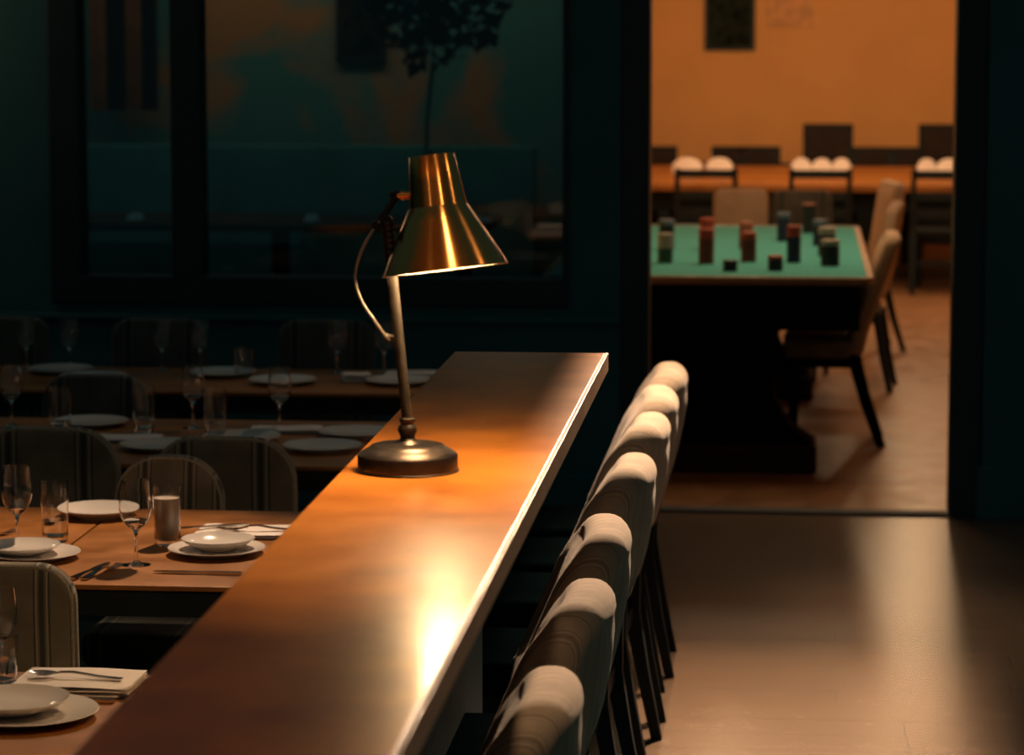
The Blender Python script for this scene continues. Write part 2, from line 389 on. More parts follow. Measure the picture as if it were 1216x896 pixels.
# ------------------------------------------------------------------ counter ledge
ct = empty('ledge_counter', (-.617, 5.0, 0), 'long orange brown wooden ledge counter carrying the brass desk lamp', 'counter')
link('countertop', bx(-.186, .177, -3.6, 2.2, 1.209, 1.25, bev=.003), M['counter'], ct, False)
o = link('edge_band', bx(.177, .184, -3.6, 2.2, 1.207, 1.2505, bev=.0015), M['counter_edge'], ct, False); o['label'] = 'paler wooden edge strip'
link('partition_panel', bx(-.175, -.115, -3.55, 2.15, 0, 1.209), M['partition'], ct, False)
for yy in (-3.0, -1.4, .2, 1.8):
    bm = B(); vs_ = [(-.115, yy - .02, 1.209), (.12, yy - .02, 1.209), (.12, yy - .02, 1.18), (-.115, yy - .02, .98)]
    a = [bm.verts.new(v) for v in vs_]; b = [bm.verts.new((v[0], v[1] + .04, v[2])) for v in vs_]
    bm.faces.new(a); bm.faces.new(b[::-1])
    for k in range(4): bm.faces.new((a[k], a[(k + 1) % 4], b[(k + 1) % 4], b[k]))
    link('bracket', bm, M['black_wood'], ct, False)

# ------------------------------------------------------------------ added light box over the chairs; baffles keep its light off the ledge
lpn = empty('fill_shield_box', (-.05, 9.3, 2.2), 'added unseen black light box above the row of ledge chairs, baffled to shade the ledge', 'lamp')
link('housing', bx(-.175, .13, -1.85, 1.85, .70, .74, bev=.004), M['blackmetal'], lpn, False)
for x in (-.1510, .120): link('baffle', bx(x, x + .006, -1.85, 1.85, .0, .70), M['blackmetal'], lpn, False)
for y in (-1.85, 1.84): link('end_plate', bx(-.166, .120, y, y + .01, .0, .70), M['blackmetal'], lpn, False)
for yy in (-1.5, 1.5): link('rod', tube(B(), [(0, yy, .72), (0, yy, .95)], .006, 8), M['blackmetal'], lpn)

# ------------------------------------------------------------------ desk lamp
LX, LY, LZ = -.684, 5.364, 1.25
K = 5.47 / 3600                     # metres per photo pixel at the lamp
lamp = empty('desk_lamp', (LX, LY, LZ), 'brass and dark bronze desk lamp standing lit on the wooden ledge', 'lamp', rz=math.radians(7.2))
bm = lathe(B(), [(0, 0), (.0925, 0), (.0935, .002), (.0905, .004), (.0905, .028), (.089, .031), (.080, .037), (.071, .042), (.068, .043), (.066, .046), (.060, .048), (.026, .050), (.0, .050)], 72)
link('base', bm, M['bronze'], lamp)
bm = lathe(B(), [(.0, .049), (.026, .049), (.022, .053), (.015, .056), (.0125, .060), (.0145, .066), (.0175, .072), (.0165, .080), (.0120, .085), (.0140, .088), (.0150, .0905), (.0150, .0945), (.0125, .096), (0, .096)], 36)
o = link('neck', bm, M['bronze'], lamp)
def lp(px, py, d=0): return Vector(((px - 484) * K, d, (558 - py) * K))
pb, pt = lp(483.5, 497), lp(461, 268)
bm = tube(B(), [pb, pt], .0094, 24); link('pole', bm, M['pole'], lamp)
# ribbed knuckle on top of the pole
bm = B(); ax = (pt - pb).normalized(); q = lp(465, 303)
ps_, rs_ = [], []
for i in range(13):
    ps_.append(q + ax * (i * .0053)); rs_.append(.0118 if i % 2 else .0098)
tube(bm, ps_, rs_, 20); tube(bm, [lp(461, 262, -.010), lp(461, 262, .012)], .010, 20); link('pole_joint', bm, M['blackmetal'], lamp)
bm = B(); tube(bm, [lp(447, 272), lp(455, 258), lp(470, 236), lp(474, 226)], [.0062, .0066, .0062, .005], 14)
tube(bm, [lp(447, 266, -.014), lp(447, 266, .014)], .0075, 16); tube(bm, [lp(468, 231, -.012), lp(468, 231, .012)], .0065, 16)
link('arm', bm, M['blackmetal'], lamp)
bm = tube(B(), [lp(473, 231.5), lp(477, 231.5), lp(477.1, 231.5), lp(481, 231.5), lp(481.1, 231.5), lp(490, 231)], [.006, .006, .0085, .0085, .0065, .0065], 18)
link('shade_pivot', bm, M['brass_small'], lamp)
cd = [lp(452, 262, -.004), lp(444, 273, -.010), lp(431, 296, -.012), lp(424, 318, -.012), lp(424, 336, -.012), lp(432, 358, -.012), lp(446, 379, -.012), lp(457, 395, -.008), lp(463, 402, -.004)]
link('cord', tube(B(), spline(cd, 6), .0026, 8), M['cord'], lamp)
bm = B(); tube(bm, [lp(459, 398), lp(466, 398)], .006, 12); tube(bm, [lp(460, 404, -.006), lp(460, 404, .006)], .0045, 12); box(bm, -.0, .008, -.005, .005, -.004, .004)
for v in bm.verts[-8:]: v.co += lp(466, 400)
bm2 = tube(B(), [lp(458, 396), lp(463, 399), lp(474, 399)], [.004, .0052, .0052], 12); tube(bm2, [lp(459.5, 404, -.007), lp(459.5, 404, .007)], .004, 12); bm.free()
link('cord_clip', bm2, M['blackmetal'], lamp)
# shade: axis tilts in the picture plane and slightly towards the viewer
sh = bpy.data.objects.new('shade', None)
prof = [(0, 0), (26.5, 0), (27.0, .6), (30.5, 31), (34, 60), (35.2, 61), (44, 77), (54, 95), (63.5, 113), (70, 126), (74.2, 135)]
outer = [(r * K, -t * K) for r, t in prof]
inner = [(max(0, r - .9) * K, -(t + (.8 if i < 2 else 0)) * K) for i, (r, t) in enumerate(prof)][::-1]
bm = lathe(B(), outer, 96)
shade = link('shade', bm, M['brass'], lamp)
axis_pos = lp(513.5, 185); tilt_fwd = math.radians(5.7)
shade.location = axis_pos; shade.rotation_euler = Euler((tilt_fwd * -1, math.radians(-6.6), 0), 'XYZ')
bm = lathe(B(), inner, 96); lin = link('shade_lining', bm, M['white_enamel'], shade); lin['label'] = 'white enamel inside of the shade'
bm = B(); tube(bm, [Vector((74.0 * K * math.cos(2 * PI * i / 96), 74.0 * K * math.sin(2 * PI * i / 96), -135 * K)) for i in range(96)], .0011, 8, closed=True)
link('rim', bm, M['brass_small'], shade)
bm = lathe(B(), [(0, 0), (.0035, 0), (.0035, .007), (.002, .009), (0, .009)], 16); link('switch', bm, M['blackmetal'], shade)
bm = lathe(B(), [(0, -.004), (.018, -.004), (.020, -.02), (.020, -.07), (.014, -.085), (0, -.085)], 24); link('socket', bm, M['white_enamel'], shade)
bm = lathe(B(), [(0, -.086), (.013, -.086), (.016, -.10), (.026, -.135), (.034, -.164), (.030, -.188), (.016, -.201), (0, -.2045)], 32); link('bulb', bm, M['bulb'], shade)
bpy.data.objects.remove(sh)

# ------------------------------------------------------------------ chairs
def arch(w, zb, zt, rc, n=10, crown=0, taper=0):
    """closed outline (x, z), counter-clockwise, rounded top corners of radius rc, top crowned."""
    pts = []
    hw = w / 2
    rb = .03
    for i in range(5):
        a = -PI / 2 + (PI / 2) * i / 4; pts.append((hw - taper - rb + rb * math.cos(a), zb + rb + rb * math.sin(a)))
    for i in range(1, 6): 
        t = i / 6; pts.append((hw - taper * (1 - t), zb + rb + (zt - rc - zb - rb) * t))
    for i in range(n + 1):
        a = (PI / 2) * i / n
        pts.append((hw - rc + rc * math.cos(a), zt - rc + rc * math.sin(a)))
    m = 6
    for i in range(1, m + 1): pts.append(((hw - rc) * (1 - i / m), zt))
    left = [(-x, z) for x, z in pts[:-1]][::-1]
    pts = pts + left
    if crown:
        pts = [(x, z + (crown * (1 - (x / hw) ** 2) if z > (zb + zt) / 2 else 0) - (crown if z > (zb + zt) / 2 else 0) * ((z - (zb + zt) / 2) / ((zt - zb) / 2)) * 0) for x, z in pts]
    return pts
def slab(bm, out, t, er, lean, z0, puff=.012, es=5, curve=0, wedge=0):
    """upholstered slab from an outline: rounded edge of radius er all round, puffed faces."""
    n = len(out)
    cx = 0; cz = sum(p[1] for p in out) / n
    nrm = []
    for i in range(n):
        a = Vector(out[i - 1]); b = Vector(out[(i + 1) % n]); d = (b - a)
        d = d.normalized() if d.length > 1e-9 else Vector((1, 0)); nrm.append(Vector((d.y, -d.x)))
    def ylean(x, z): return -lean * max(0, z - z0) - curve * 0 + curve * (x * x)
    rings = []
    lay = []
    for k in range(es + 1):
        a = -PI / 2 + (PI / 2) * k / es; lay.append((-t / 2 + er + er * math.sin(a), er - er * math.cos(a)))
    for k in range(es + 1):
        a = (PI / 2) * k / es; lay.append((t / 2 - er + er * math.sin(a), er - er * math.cos(a)))
    for yy, ins in lay:
        rings.append([bm.verts.new((out[i][0] - nrm[i].x * ins, yy + ylean(out[i][0], out[i][1]), out[i][1] - nrm[i].y * ins)) for i in range(n)])
    for a, b in zip(rings, rings[1:]):
        for i in range(n): bm.faces.new((a[i], a[(i + 1) % n], b[(i + 1) % n], b[i]))
    for ring, sgn, yy in ((rings[0], -1, -t / 2), (rings[-1], 1, t / 2)):
        prev = ring
        for s in (.8, .5, .2):
            cur = []
            for i in range(n):
                px, pz = out[i][0] - nrm[i].x * er, out[i][1] - nrm[i].y * er
                x = cx + (px - cx) * s; z = cz + (pz - cz) * s
                cur.append(bm.verts.new((x, yy + sgn * puff * (1 - s * s) + ylean(x, z), z)))
            for i in range(n): bm.faces.new((prev[i], prev[(i + 1) % n], cur[(i + 1) % n], cur[i]) if sgn > 0 else (prev[(i + 1) % n], prev[i], cur[i], cur[(i + 1) % n]))
            prev = cur
        c = bm.verts.new((cx, yy + sgn * puff + ylean(0, cz), cz))
        for i in range(n): bm.faces.new((prev[i], prev[(i + 1) % n], c))
    if wedge:
        zt = max(p[1] for p in out); allv = [v for ring in rings for v in ring]
        for v in bm.verts:
            base = v.co.y - ylean(v.co.x, v.co.z)
            v.co.y += wedge * max(0, zt - .04 - v.co.z) * min(1, max(0, base / t + .5))
    return [Vector((out[i][0] - nrm[i].x * er * .3, (t / 2 - er * .3) + ylean(*out[i]), out[i][1] - nrm[i].y * er * .3)) for i in range(n)], \
           [Vector((out[i][0] - nrm[i].x * er * .3, -(t / 2 - er * .3) + ylean(*out[i]), out[i][1] - nrm[i].y * er * .3)) for i in range(n)]

def make_chair(label, group, loc, rz, w=.44, zt=.86, zb=.40, rc=.15, t=.055, er=.02, lean=.10, seat=.46, sw=None, sd=.42, fab='fabric', leg='black_wood', kick=.06, piping=True, crown=.0, rear_base=None, seatfab=None, curve=0, wedge=0, lw=1, name='dining_chair'):
    c = empty(name, loc, label, 'chair', group, rz)
    sw = sw or w
    bm = B(); f1, f2 = slab(bm, arch(w, zb, zt, rc, crown=crown), t, er, lean, seat, curve=curve, wedge=wedge)
    bk = link('backrest', bm, M[fab], c)
    # shift so that the top of the back sits over the origin
    dy = lean * (zt - seat)
    bk.location = (0, dy, 0)
    if piping:
        lo = [p for p in f1 if p.z > zb + .06]; 
        for lst in (f1, f2):
            k0 = next(i for i, p in enumerate(lst) if p.z > zb + .06)
            k1 = len(lst) - next(i for i, p in enumerate(lst[::-1]) if p.z > zb + .06)
            link('piping', tube(B(), lst[k0:k1], .0042, 6), M['piping'], bk)
    y0 = dy
    bm = bx(-sw / 2, sw / 2, y0 + t * .3, y0 + sd, seat - .085, seat, bev=.028, seg=4)
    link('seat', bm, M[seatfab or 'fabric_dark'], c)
    bm = bx(-sw / 2 + .02, sw / 2 - .02, y0 + .0, y0 + sd - .02, seat - .13, seat - .08)
    link('seat_frame', bm, M[leg], c, False)
    lx = sw / 2 - .035
    def lbar(secs): return bar(B(), [(x, y, z, a * lw, b * lw) for x, y, z, a, b in secs])
    for s in (-1, 1):
        bm = lbar([(s * (lx + .005), y0 + sd - .05, 0, .014, .014), (s * lx, y0 + sd - .05, seat - .10, .021, .021)])
        link('leg', bm, M[leg], c, False)
        top = rear_base or seat - .08
        bm = lbar([(s * lx, y0 - kick - .01, 0, .014, .015), (s * lx, y0 - kick * .45, .20, .017, .018), (s * lx, y0 + .005, seat - .10, .020, .022), (s * lx, y0 + .0, max(top, seat - .09), .020, .020)])
        link('leg', bm, M[leg], c, False)
    return c

# the row of chairs pushed up to the ledge, nearest first
ROW = [(5.00, 'nearest, cut by the bottom of the picture'), (5.80, 'second nearest'), (6.565, 'third nearest'), (7.483, 'fourth nearest'), (8.246, 'fifth nearest'), (8.842, 'second from the far end'), (9.417, 'farthest, beside the doorway')]
first = None
for yy, which in ROW:
    lab = 'striped beige upholstered chair along the ledge, ' + which
    if first is None:
        first = make_chair(lab, 'chairs lined up along the ledge', (-.396, yy, 0), PI / 2, w=.45, zt=.94, zb=.56, rc=.10, t=.105, er=.045, lean=.13, curve=.5, wedge=.30, seat=.47, sw=.45, sd=.40, fab='fabric_row', seatfab='seat_shaded', kick=.057, piping=False, crown=.012, rear_base=.60, name='ledge_chair')
    else:
        dup(first, (-.375 - .005 * (9.4 - yy) + random.uniform(-.006, .006), yy, 0), PI / 2 + random.uniform(-.05, .05), lab)

# chairs at the dining tables
G = 'striped chairs at the dining tables'
make_chair('striped grey chair with its back to us, between the two nearest tables', G, (-1.685, 6.42, 0), 0, w=.265, zt=.865, zb=.38, rc=.085, sw=.30, fab='fabric_b', lean=.04)
make_chair('small striped chair facing us across the second table, behind the cloudy drink', G, (-1.67, 8.00, 0), PI, w=.30, zt=.865, rc=.125, fab='fabric_b', lean=.05)
make_chair('broad dark striped chair right behind the small striped chair', G, (-1.59, 8.36, 0), 0, w=.415, zt=.865, rc=.13, fab='fabric', lean=.04)
make_chair('broad shadowed chair behind the tumbler on the second table', G, (-2.13, 8.50, 0), 0, w=.42, zt=.865, rc=.13, fab='fabric', lean=.04)
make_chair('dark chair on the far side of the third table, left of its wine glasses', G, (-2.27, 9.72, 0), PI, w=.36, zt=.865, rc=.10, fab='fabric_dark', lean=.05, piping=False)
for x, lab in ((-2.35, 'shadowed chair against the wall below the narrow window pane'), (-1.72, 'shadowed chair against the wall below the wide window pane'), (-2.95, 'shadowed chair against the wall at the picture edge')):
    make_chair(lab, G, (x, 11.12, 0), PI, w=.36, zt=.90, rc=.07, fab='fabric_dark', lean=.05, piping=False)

# ------------------------------------------------------------------ dining tables
def dining_table(label, x0, x1, y0, y1, group='dining tables left of the ledge', z=.75):
    cx, cy = (x0 + x1) / 2, (y0 + y1) / 2
    t = empty('dining_table', (cx, cy, 0), label, 'table', group)
    a, b = (x1 - x0) / 2, (y1 - y0) / 2
    link('tabletop', bx(-a, a, -b, b, z - .012, z, bev=.002), M['table'], t, False)
    link('apron', bx(-a + .012, a - .012, -b + .012, b - .012, z - .075, z - .012), M['black_wood'], t, False)
    bm = bx(-.045, .045, -.045, .045, .03, z - .07, bev=.006); link('pedestal', bm, M['black_wood'], t, False)
    for (ax, ay) in ((.28, .05), (.05, .34)):
        link('foot', bx(-ax, ax, -ay, ay, 0, .035, bev=.008), M['black_wood'], t, False)
    return t
dining_table('nearest dining table, cut by the bottom left corner', -2.10, -.82, 4.85, 5.86)
dining_table('second dining table, beside the ledge, with lit place settings', -1.765, -.82, 6.765, 7.80)
dining_table('second row table at the picture edge, left of the seam', -2.75, -1.772, 6.765, 7.80)
dining_table('third dining table in half shadow, with blurred wine glasses', -2.75, -.82, 8.56, 9.50)
dining_table('farthest dark dining table below the window', -3.4, -.82, 10.17, 10.84)

# ------------------------------------------------------------------ tableware
TZ = .7502
def plate_bm(r, h, well=.66, foot=.55):
    th = .0035
    return lathe(B(), [(0, 0.002), (r * foot, .002), (r * foot, 0), (r * (foot + .04), 0), (r * (foot + .06), .003), (r * well, .005), (r * .96, h - .002), (r, h), (r * .99, h + .0015), (r * .95, h + .001), (r * well, .006 + th), (r * .58, .004 + th), (0, .004 + th)], 56)
def bowl_bm(r, h):
    return lathe(B(), [(0, .002), (r * .42, .002), (r * .42, 0), (r * .48, 0), (r * .52, .004), (r * .72, h * .38), (r * .90, h * .72), (r, h), (r * .99, h + .002), (r * .955, h), (r * .86, h * .76), (r * .68, h * .46), (r * .5, .0085), (0, .007)], 56)
proto = {}
def tableware(kind, bmf, mat, loc, label, cat, group, rot=None):
    if kind in proto:
        o = proto[kind].copy(); COL.objects.link(o)
    else:
        o = link(kind.split(':')[0], bmf(), M[mat]); proto[kind] = o
    o.location = loc; tag(o, label, cat, group)
    if rot is not None: o.rotation_euler = rot
    return o
GP = 'white plates on the dining tables'
def plate(x, y, label, r=.135, z=0, h=.017): return tableware('dinner_plate:%.3f' % r, lambda: plate_bm(r, h), 'porcelain', (x, y, TZ + z), label, 'plate', GP)
def bowl(x, y, label, r=.088, z=.0105, h=.028): return tableware('shallow_bowl:%.3f' % r, lambda: bowl_bm(r, h), 'porcelain', (x, y, TZ + z), label, 'bowl', GP)

def wine_bm(h=.20, s=1):
    t = .0012
    out = [(0, 0), (.034, 0), (.0345, .0012), (.030, .0028), (.012, .006), (.0052, .012), (.0040, .022), (.0040, .070), (.0055, .082), (.012, .090), (.024, .100), (.034, .116), (.0385, .136), (.0380, .160), (.0345, .190), (.0325, .208)]
    inn = [(r - t, z) for r, z in out[::-1][:6]] + [(.0225, .1015), (.010, .0925), (0, .090)]
    k = h / .208
    return lathe(B(), [(r * k * s, z * k) for r, z in out + inn], 40)
def tumbler_bm(r, h):
    t = .0016
    o_ = [(r * (.90 + .10 * k / 7), h * (.3 + .695 * k / 7)) for k in range(8)]
    return lathe(B(), [(0, 0), (r * .80, 0), (r * .85, .001), (r * .865, .004), (r * .87, .01)] + o_ + [(r, h), (r - t, h)] + [(a - t, b) for a, b in o_[::-1]] + [(r * .87 - t, .018), (r * .83 - t, .0145), (r * .70, .0125), (0, .012)], 48)
def liquid_bm(r, h, lvl):
    # liquid sits just inside the glass wall
    ra = r * .84 - .0022; rb = r * (.90 + .1 * max(0, (lvl - .3)) / .7) - .0022
    return lathe(B(), [(0, .0132), (ra * .9, .0136), (ra, .0155), (r * .9 - .0022, h * .3), (rb, h * lvl), (0, h * lvl)], 36)
GW = 'glasses on the dining tables'
def wine(x, y, label, h=.205, s=1.0): return tableware('wine_glass:%.3f%.2f' % (h, s), lambda: wine_bm(h, s), 'glass', (x, y, TZ), label, 'glass', GW)
def tumbler(x, y, label, r=.036, h=.15, fill=None, lvl=.8):
    o = tableware('tumbler:%.3f%.3f%s' % (r, h, fill), lambda: tumbler_bm(r, h), 'glass', (x, y, TZ), label, 'glass', GW)
    if fill:
        l = link('drink', liquid_bm(r, h, lvl), M[fill], o)
        if fill == 'cloudy': l['label'] = 'cloudy pale drink'
    return o

def blade_loft(bm, prof, axis_z=0):
    secs = []
    for x, w, z, t in prof:
        secs.append([Vector((x, -w / 2, z - t / 2)), Vector((x, w / 2, z - t / 2)), Vector((x, w / 2, z + t / 2)), Vector((x, -w / 2, z + t / 2))])
    loft(bm, secs)
def fork_bm():
    bm = B()
    blade_loft(bm, [(0, .016, .004, .003), (.01, .019, .004, .003), (.05, .014, .008, .0032), (.09, .009, .014, .0034), (.115, .008, .012, .0034), (.132, .018, .006, .0025), (.145, .024, .0035, .0022), (.155, .024, .003, .002)])
    for k in range(4):
        yy = -.0095 + k * .0063
        secs = []
        for x, w, z in ((.1545, .0035, .003), (.175, .0032, .0035), (.195, .0024, .007)):
            secs.append([Vector((x, yy - w / 2, z - .001)), Vector((x, yy + w / 2, z - .001)), Vector((x, yy + w / 2, z + .001)), Vector((x, yy - w / 2, z + .001))])
        loft(bm, secs)
    return bm
def spoon_bm():
    bm = B(); blade_loft(bm, [(0, .016, .003, .003), (.01, .019, .003, .003), (.05, .013, .006, .0032), (.10, .008, .013, .0034), (.125, .008, .012, .0034), (.136, .010, .009, .003)])
    # bowl
    n = 18; rings = []
    for j in range(7):
        f = j / 6; ring = []
        for i in range(n):
            a = 2 * PI * i / n; ring.append(bm.verts.new((.162 + .029 * f * math.cos(a), .0195 * f * math.sin(a) if f else .0001 * math.sin(a), .0035 + .0065 * f * f + .0003 * math.cos(a))))
        rings.append(ring)
    for a, b in zip(rings, rings[1:]):
        for i in range(n): bm.faces.new((a[i], a[(i + 1) % n], b[(i + 1) % n], b[i]))
    r = bmesh.ops.solidify(bm, geom=[f for f in bm.faces if len(f.verts) == 4 and all(v.co.x > .131 and abs(v.co.z) < .0115 for v in f.verts) and f.calc_center_median().x > .137], thickness=.0012)
    return bm
def knife_bm():
    bm = B(); blade_loft(bm, [(0, .014, .0045, .005), (.012, .018, .0045, .006), (.06, .015, .0045, .006), (.095, .012, .0045, .005), (.105, .015, .0045, .0028), (.15, .020, .0045, .0022), (.185, .019, .0045, .0018), (.205, .011, .0045, .0014), (.213, .003, .0045, .001)])
    return bm
GC = 'steel cutlery on the dining tables'
def cutlery(kind, x, y, rz, label, z=0, tilt=0):
    return tableware(kind, {'fork': fork_bm, 'spoon': spoon_bm, 'knife': knife_bm}[kind], 'steel', (x, y, TZ + z), label, kind, GC, (0, tilt, rz))

def napkin_bm(lx, ly, layers=3, th=.007):
    """folded cloth: stacked leaves, each joined to the next along a rounded front fold, with a soft uneven top."""
    bm = B(); nx, ny = 14, 6
    for k in range(layers):
        sh = .003 * k; z0 = .0005 + k * (th + .0006)
        top, bot = {}, {}
        for i in range(nx + 1):
            for j in range(ny + 1):
                u, v = i / nx, j / ny
                x = -lx / 2 + lx * u + random.uniform(-.0006, .0006); yy = -ly / 2 + sh + (ly - 2 * sh) * v
                e = min(1, min(v, 1 - v) * ny * .9, min(u, 1 - u) * nx * .9)
                wob = .0012 * math.sin(u * 7 + k * 2) * (1 if k else 0)
                top[i, j] = bm.verts.new((x, yy, z0 + th * (.5 + .5 * math.sqrt(e)) + wob))
                bot[i, j] = bm.verts.new((x, yy, z0 + th * (.5 - .5 * math.sqrt(e)) + wob))
        for i in range(nx):
            for j in range(ny):
                bm.faces.new((top[i, j], top[i + 1, j], top[i + 1, j + 1], top[i, j + 1]))
                bm.faces.new((bot[i, j], bot[i, j + 1], bot[i + 1, j + 1], bot[i + 1, j]))
        for i in range(nx):
            bm.faces.new((top[i, 0], bot[i, 0], bot[i + 1, 0], top[i + 1, 0])); bm.faces.new((top[i, ny], top[i + 1, ny], bot[i + 1, ny], bot[i, ny]))
        for j in range(ny):
            bm.faces.new((top[0, j], top[0, j + 1], bot[0, j + 1], bot[0, j])); bm.faces.new((top[nx, j], bot[nx, j], bot[nx, j + 1], top[nx, j + 1]))
    return bm
GN = 'folded white napkins on the dining tables'
def napkin(x, y, rz, label, lx=.23, ly=.14, layers=3):
    return tableware('folded_napkin:%.2f%.2f%d' % (lx, ly, layers), lambda: napkin_bm(lx, ly, layers), 'linen', (x, y, TZ), label, 'napkin', GN, (0, 0, rz))

# nearest table
plate(-1.425, 5.475, 'large white plate at the bottom left corner of the picture', r=.138)
bowl(-1.452, 5.485, 'shallow white dish resting on the large plate at the bottom left corner', r=.108, h=.026)
napkin(-1.385, 5.735, -.03, 'thick folded white napkin on the nearest table, under a fork', lx=.235, ly=.185)
cutlery('spoon', -1.29, 5.70, PI - .22 + .12, 'bright steel spoon lying on the napkin of the nearest table', z=.0235)
cutlery('knife', -1.285, 5.608, PI - .06, 'steel knife tucked along the front of the nearest napkin')
wine(-1.555, 5.86 - .07, 'wine glass cut by the left picture edge on the nearest table', h=.185)
tumbler(-1.53, 5.70, 'half hidden tumbler behind the plate on the nearest table', r=.034, h=.11, fill='water', lvl=.55)
# second table
plate(-1.385, 7.175, 'large white plate at the right end of the second table, beside the ledge', r=.119)
bowl(-1.383, 7.185, 'shallow white bowl on the plate beside the ledge', r=.090, h=.026)
plate(-1.815, 7.075, 'large white plate at the front of the second table, behind the striped chair', r=.115)
bowl(-1.845, 7.09, 'shallow white dish on the plate behind the striped chair', r=.093, h=.020)
plate(-1.79, 7.675, 'white plate alone at the far edge of the second table', r=.108, h=.024)
wine(-1.549, 7.015, 'wine glass at the front of the second table, before the cloudy drink', h=.205, s=1.03)
tumbler(-1.53, 7.29, 'tumbler filled with cloudy drink on the second table', r=.0365, h=.148, fill='cloudy', lvl=.80)
wine(-1.885, 7.20, 'tall wine glass at the left edge of the second table', h=.205, s=1.0)
tumbler(-1.818, 7.31, 'tumbler with a little clear water on the second table', r=.0365, h=.150, fill='water', lvl=.36)
napkin(-1.33, 7.45, -.02, 'folded white napkin on the second table, under a fork', lx=.30, ly=.16, layers=2)
cutlery('fork', -1.235, 7.415, PI - .02, 'steel fork lying across the napkin of the second table', z=.0155)
cutlery('knife', -1.36, 7.475, PI + .38, 'dark table knife poking out from the napkin towards the cloudy drink', z=.0162)
cutlery('knife', -1.655, 6.81, 1.38, 'table knife with dark blade left of the front wine glass')
cutlery('fork', -1.63, 6.81, 1.33, 'short fork beside the knife left of the front wine glass', z=.0)
cutlery('knife', -1.275, 6.91, PI - .05, 'steel knife shining in front of the plate beside the ledge')
cutlery('fork', -2.02, 7.25, 1.2, 'steel fork at the left edge of the second row table')
# third table
for x, yy, lab in ((-1.865, 9.30, 'blurred wine glass in the middle of the third table'), (-1.585, 9.28, 'blurred wine glass near the right end of the third table'), (-2.44, 9.28, 'blurred wine glass near the left end of the third table')):
    wine(x, yy, lab, h=.20)
for x, yy, lab in ((-1.76, 9.12, 'blurred tumbler right of the middle glass of the third table'), (-2.0, 9.20, 'blurred tumbler left of the middle glass of the third table'), (-2.24, 9.1, 'blurred tumbler behind the shadowed chair on the third table')):
    tumbler(x, yy, lab, fill='water', lvl=.3)
for x, yy, lab in ((-1.665, 9.05, 'white plate in the middle of the third table'), (-1.39, 8.88, 'white plate at the front right of the third table'), (-1.33, 9.18, 'white plate at the far right of the third table'), (-1.88, 8.86, 'white plate behind the small striped chair on the third table'), (-2.20, 9.33, 'white plate at the far left of the third table'), (-2.32, 8.92, 'white plate at the front left of the third table')):
    plate(x, yy, lab, r=.12)
napkin(-1.56, 9.25, .1, 'folded napkin at the far side of the third table', lx=.22, ly=.12, layers=2)
napkin(-2.02, 9.02, .0, 'folded napkin in the shadow on the third table', lx=.22, ly=.12, layers=2)
# farthest table
for x, lab in ((-2.76, 'dim wine glass first from the left on the farthest table'), (-2.60, 'dim wine glass second from the left on the farthest table'), (-2.26, 'dim wine glass third from the left on the farthest table'), (-2.12, 'dim wine glass fourth from the left on the farthest table'), (-1.62, 'dim wine glass fifth from the left on the farthest table'), (-1.45, 'dim wine glass nearest the lamp pole on the farthest table')):
    wine(x, 10.72, lab, h=.19)
for x, yy, lab in ((-2.02, 10.62, 'white plate left of the tumbler on the farthest table'), (-1.77, 10.42, 'white plate right of the tumbler on the farthest table'), (-1.36, 10.45, 'white plate behind the lamp on the farthest table'), (-2.45, 10.45, 'white plate in the middle left of the farthest table'), (-2.62, 10.66, 'white plate at the left of the farthest table')):
    plate(x, yy, lab, r=.12)
tumbler(-1.94, 10.60, 'dim tumbler in the middle of the farthest table', h=.10, fill='water', lvl=.3)
napkin(-1.30, 10.62, 0, 'folded napkin behind the lamp on the farthest table', lx=.26, ly=.13)
napkin(-1.52, 10.5, .3, 'folded napkin between the two plates of the farthest table', lx=.10, ly=.10, layers=4)

# ------------------------------------------------------------------ far room: card table
PX0, PX1, PY0, PY1, PZ = -1.10, .365, 13.29, 16.33, .87
pk = empty('card_table', ((PX0 + PX1) / 2, (PY0 + PY1) / 2, 0), 'green felt card table with tan rail in the far room', 'table')
ha, hb = (PX1 - PX0) / 2, (PY1 - PY0) / 2
def rrect(a, b, r, n=6):
    pts = []
    for cx, cy, s in ((a - r, b - r, 0), (-a + r, b - r, 1), (-a + r, -b + r, 2), (a - r, -b + r, 3)):
        for i in range(n + 1):
            t = PI / 2 * (s + i / n); pts.append((cx + r * math.cos(t), cy + r * math.sin(t)))
    return pts
bm = B(); o1 = rrect(ha, hb, .07); o2 = rrect(ha - .035, hb - .035, .05)
n = len(o1)
lv = [[bm.verts.new((*p, z)) for p in o] for o, z in ((o2, PZ - .035), (o1, PZ - .030), (o1, PZ - .004), (rrect(ha - .006, hb - .006, .066), PZ + .003), (rrect(ha - .03, hb - .03, .05), PZ + .003), (o2, PZ - .004))]
for a, b in zip(lv, lv[1:]):
    for i in range(n): bm.faces.new((a[i], a[(i + 1) % n], b[(i + 1) % n], b[i]))
link('rail', bm, M['rail'], pk)
bm = B(); a = [bm.verts.new((*p, PZ)) for p in rrect(ha - .032, hb - .032, .05)]; b = [bm.verts.new((*p, PZ - .03)) for p in rrect(ha - .032, hb - .032, .05)]
bm.faces.new(a); bm.faces.new(b[::-1])
for i in range(n): bm.faces.new((a[i], a[(i + 1) % n], b[(i + 1) % n], b[i]))
o = link('felt_top', bm, M['felt'], pk, False); o['label'] = 'green felt playing surface'
link('apron', bx(-ha + .06, ha - .06, -hb + .06, hb - .06, PZ - .24, PZ - .03, bev=.01), M['ink_wood'], pk, False)
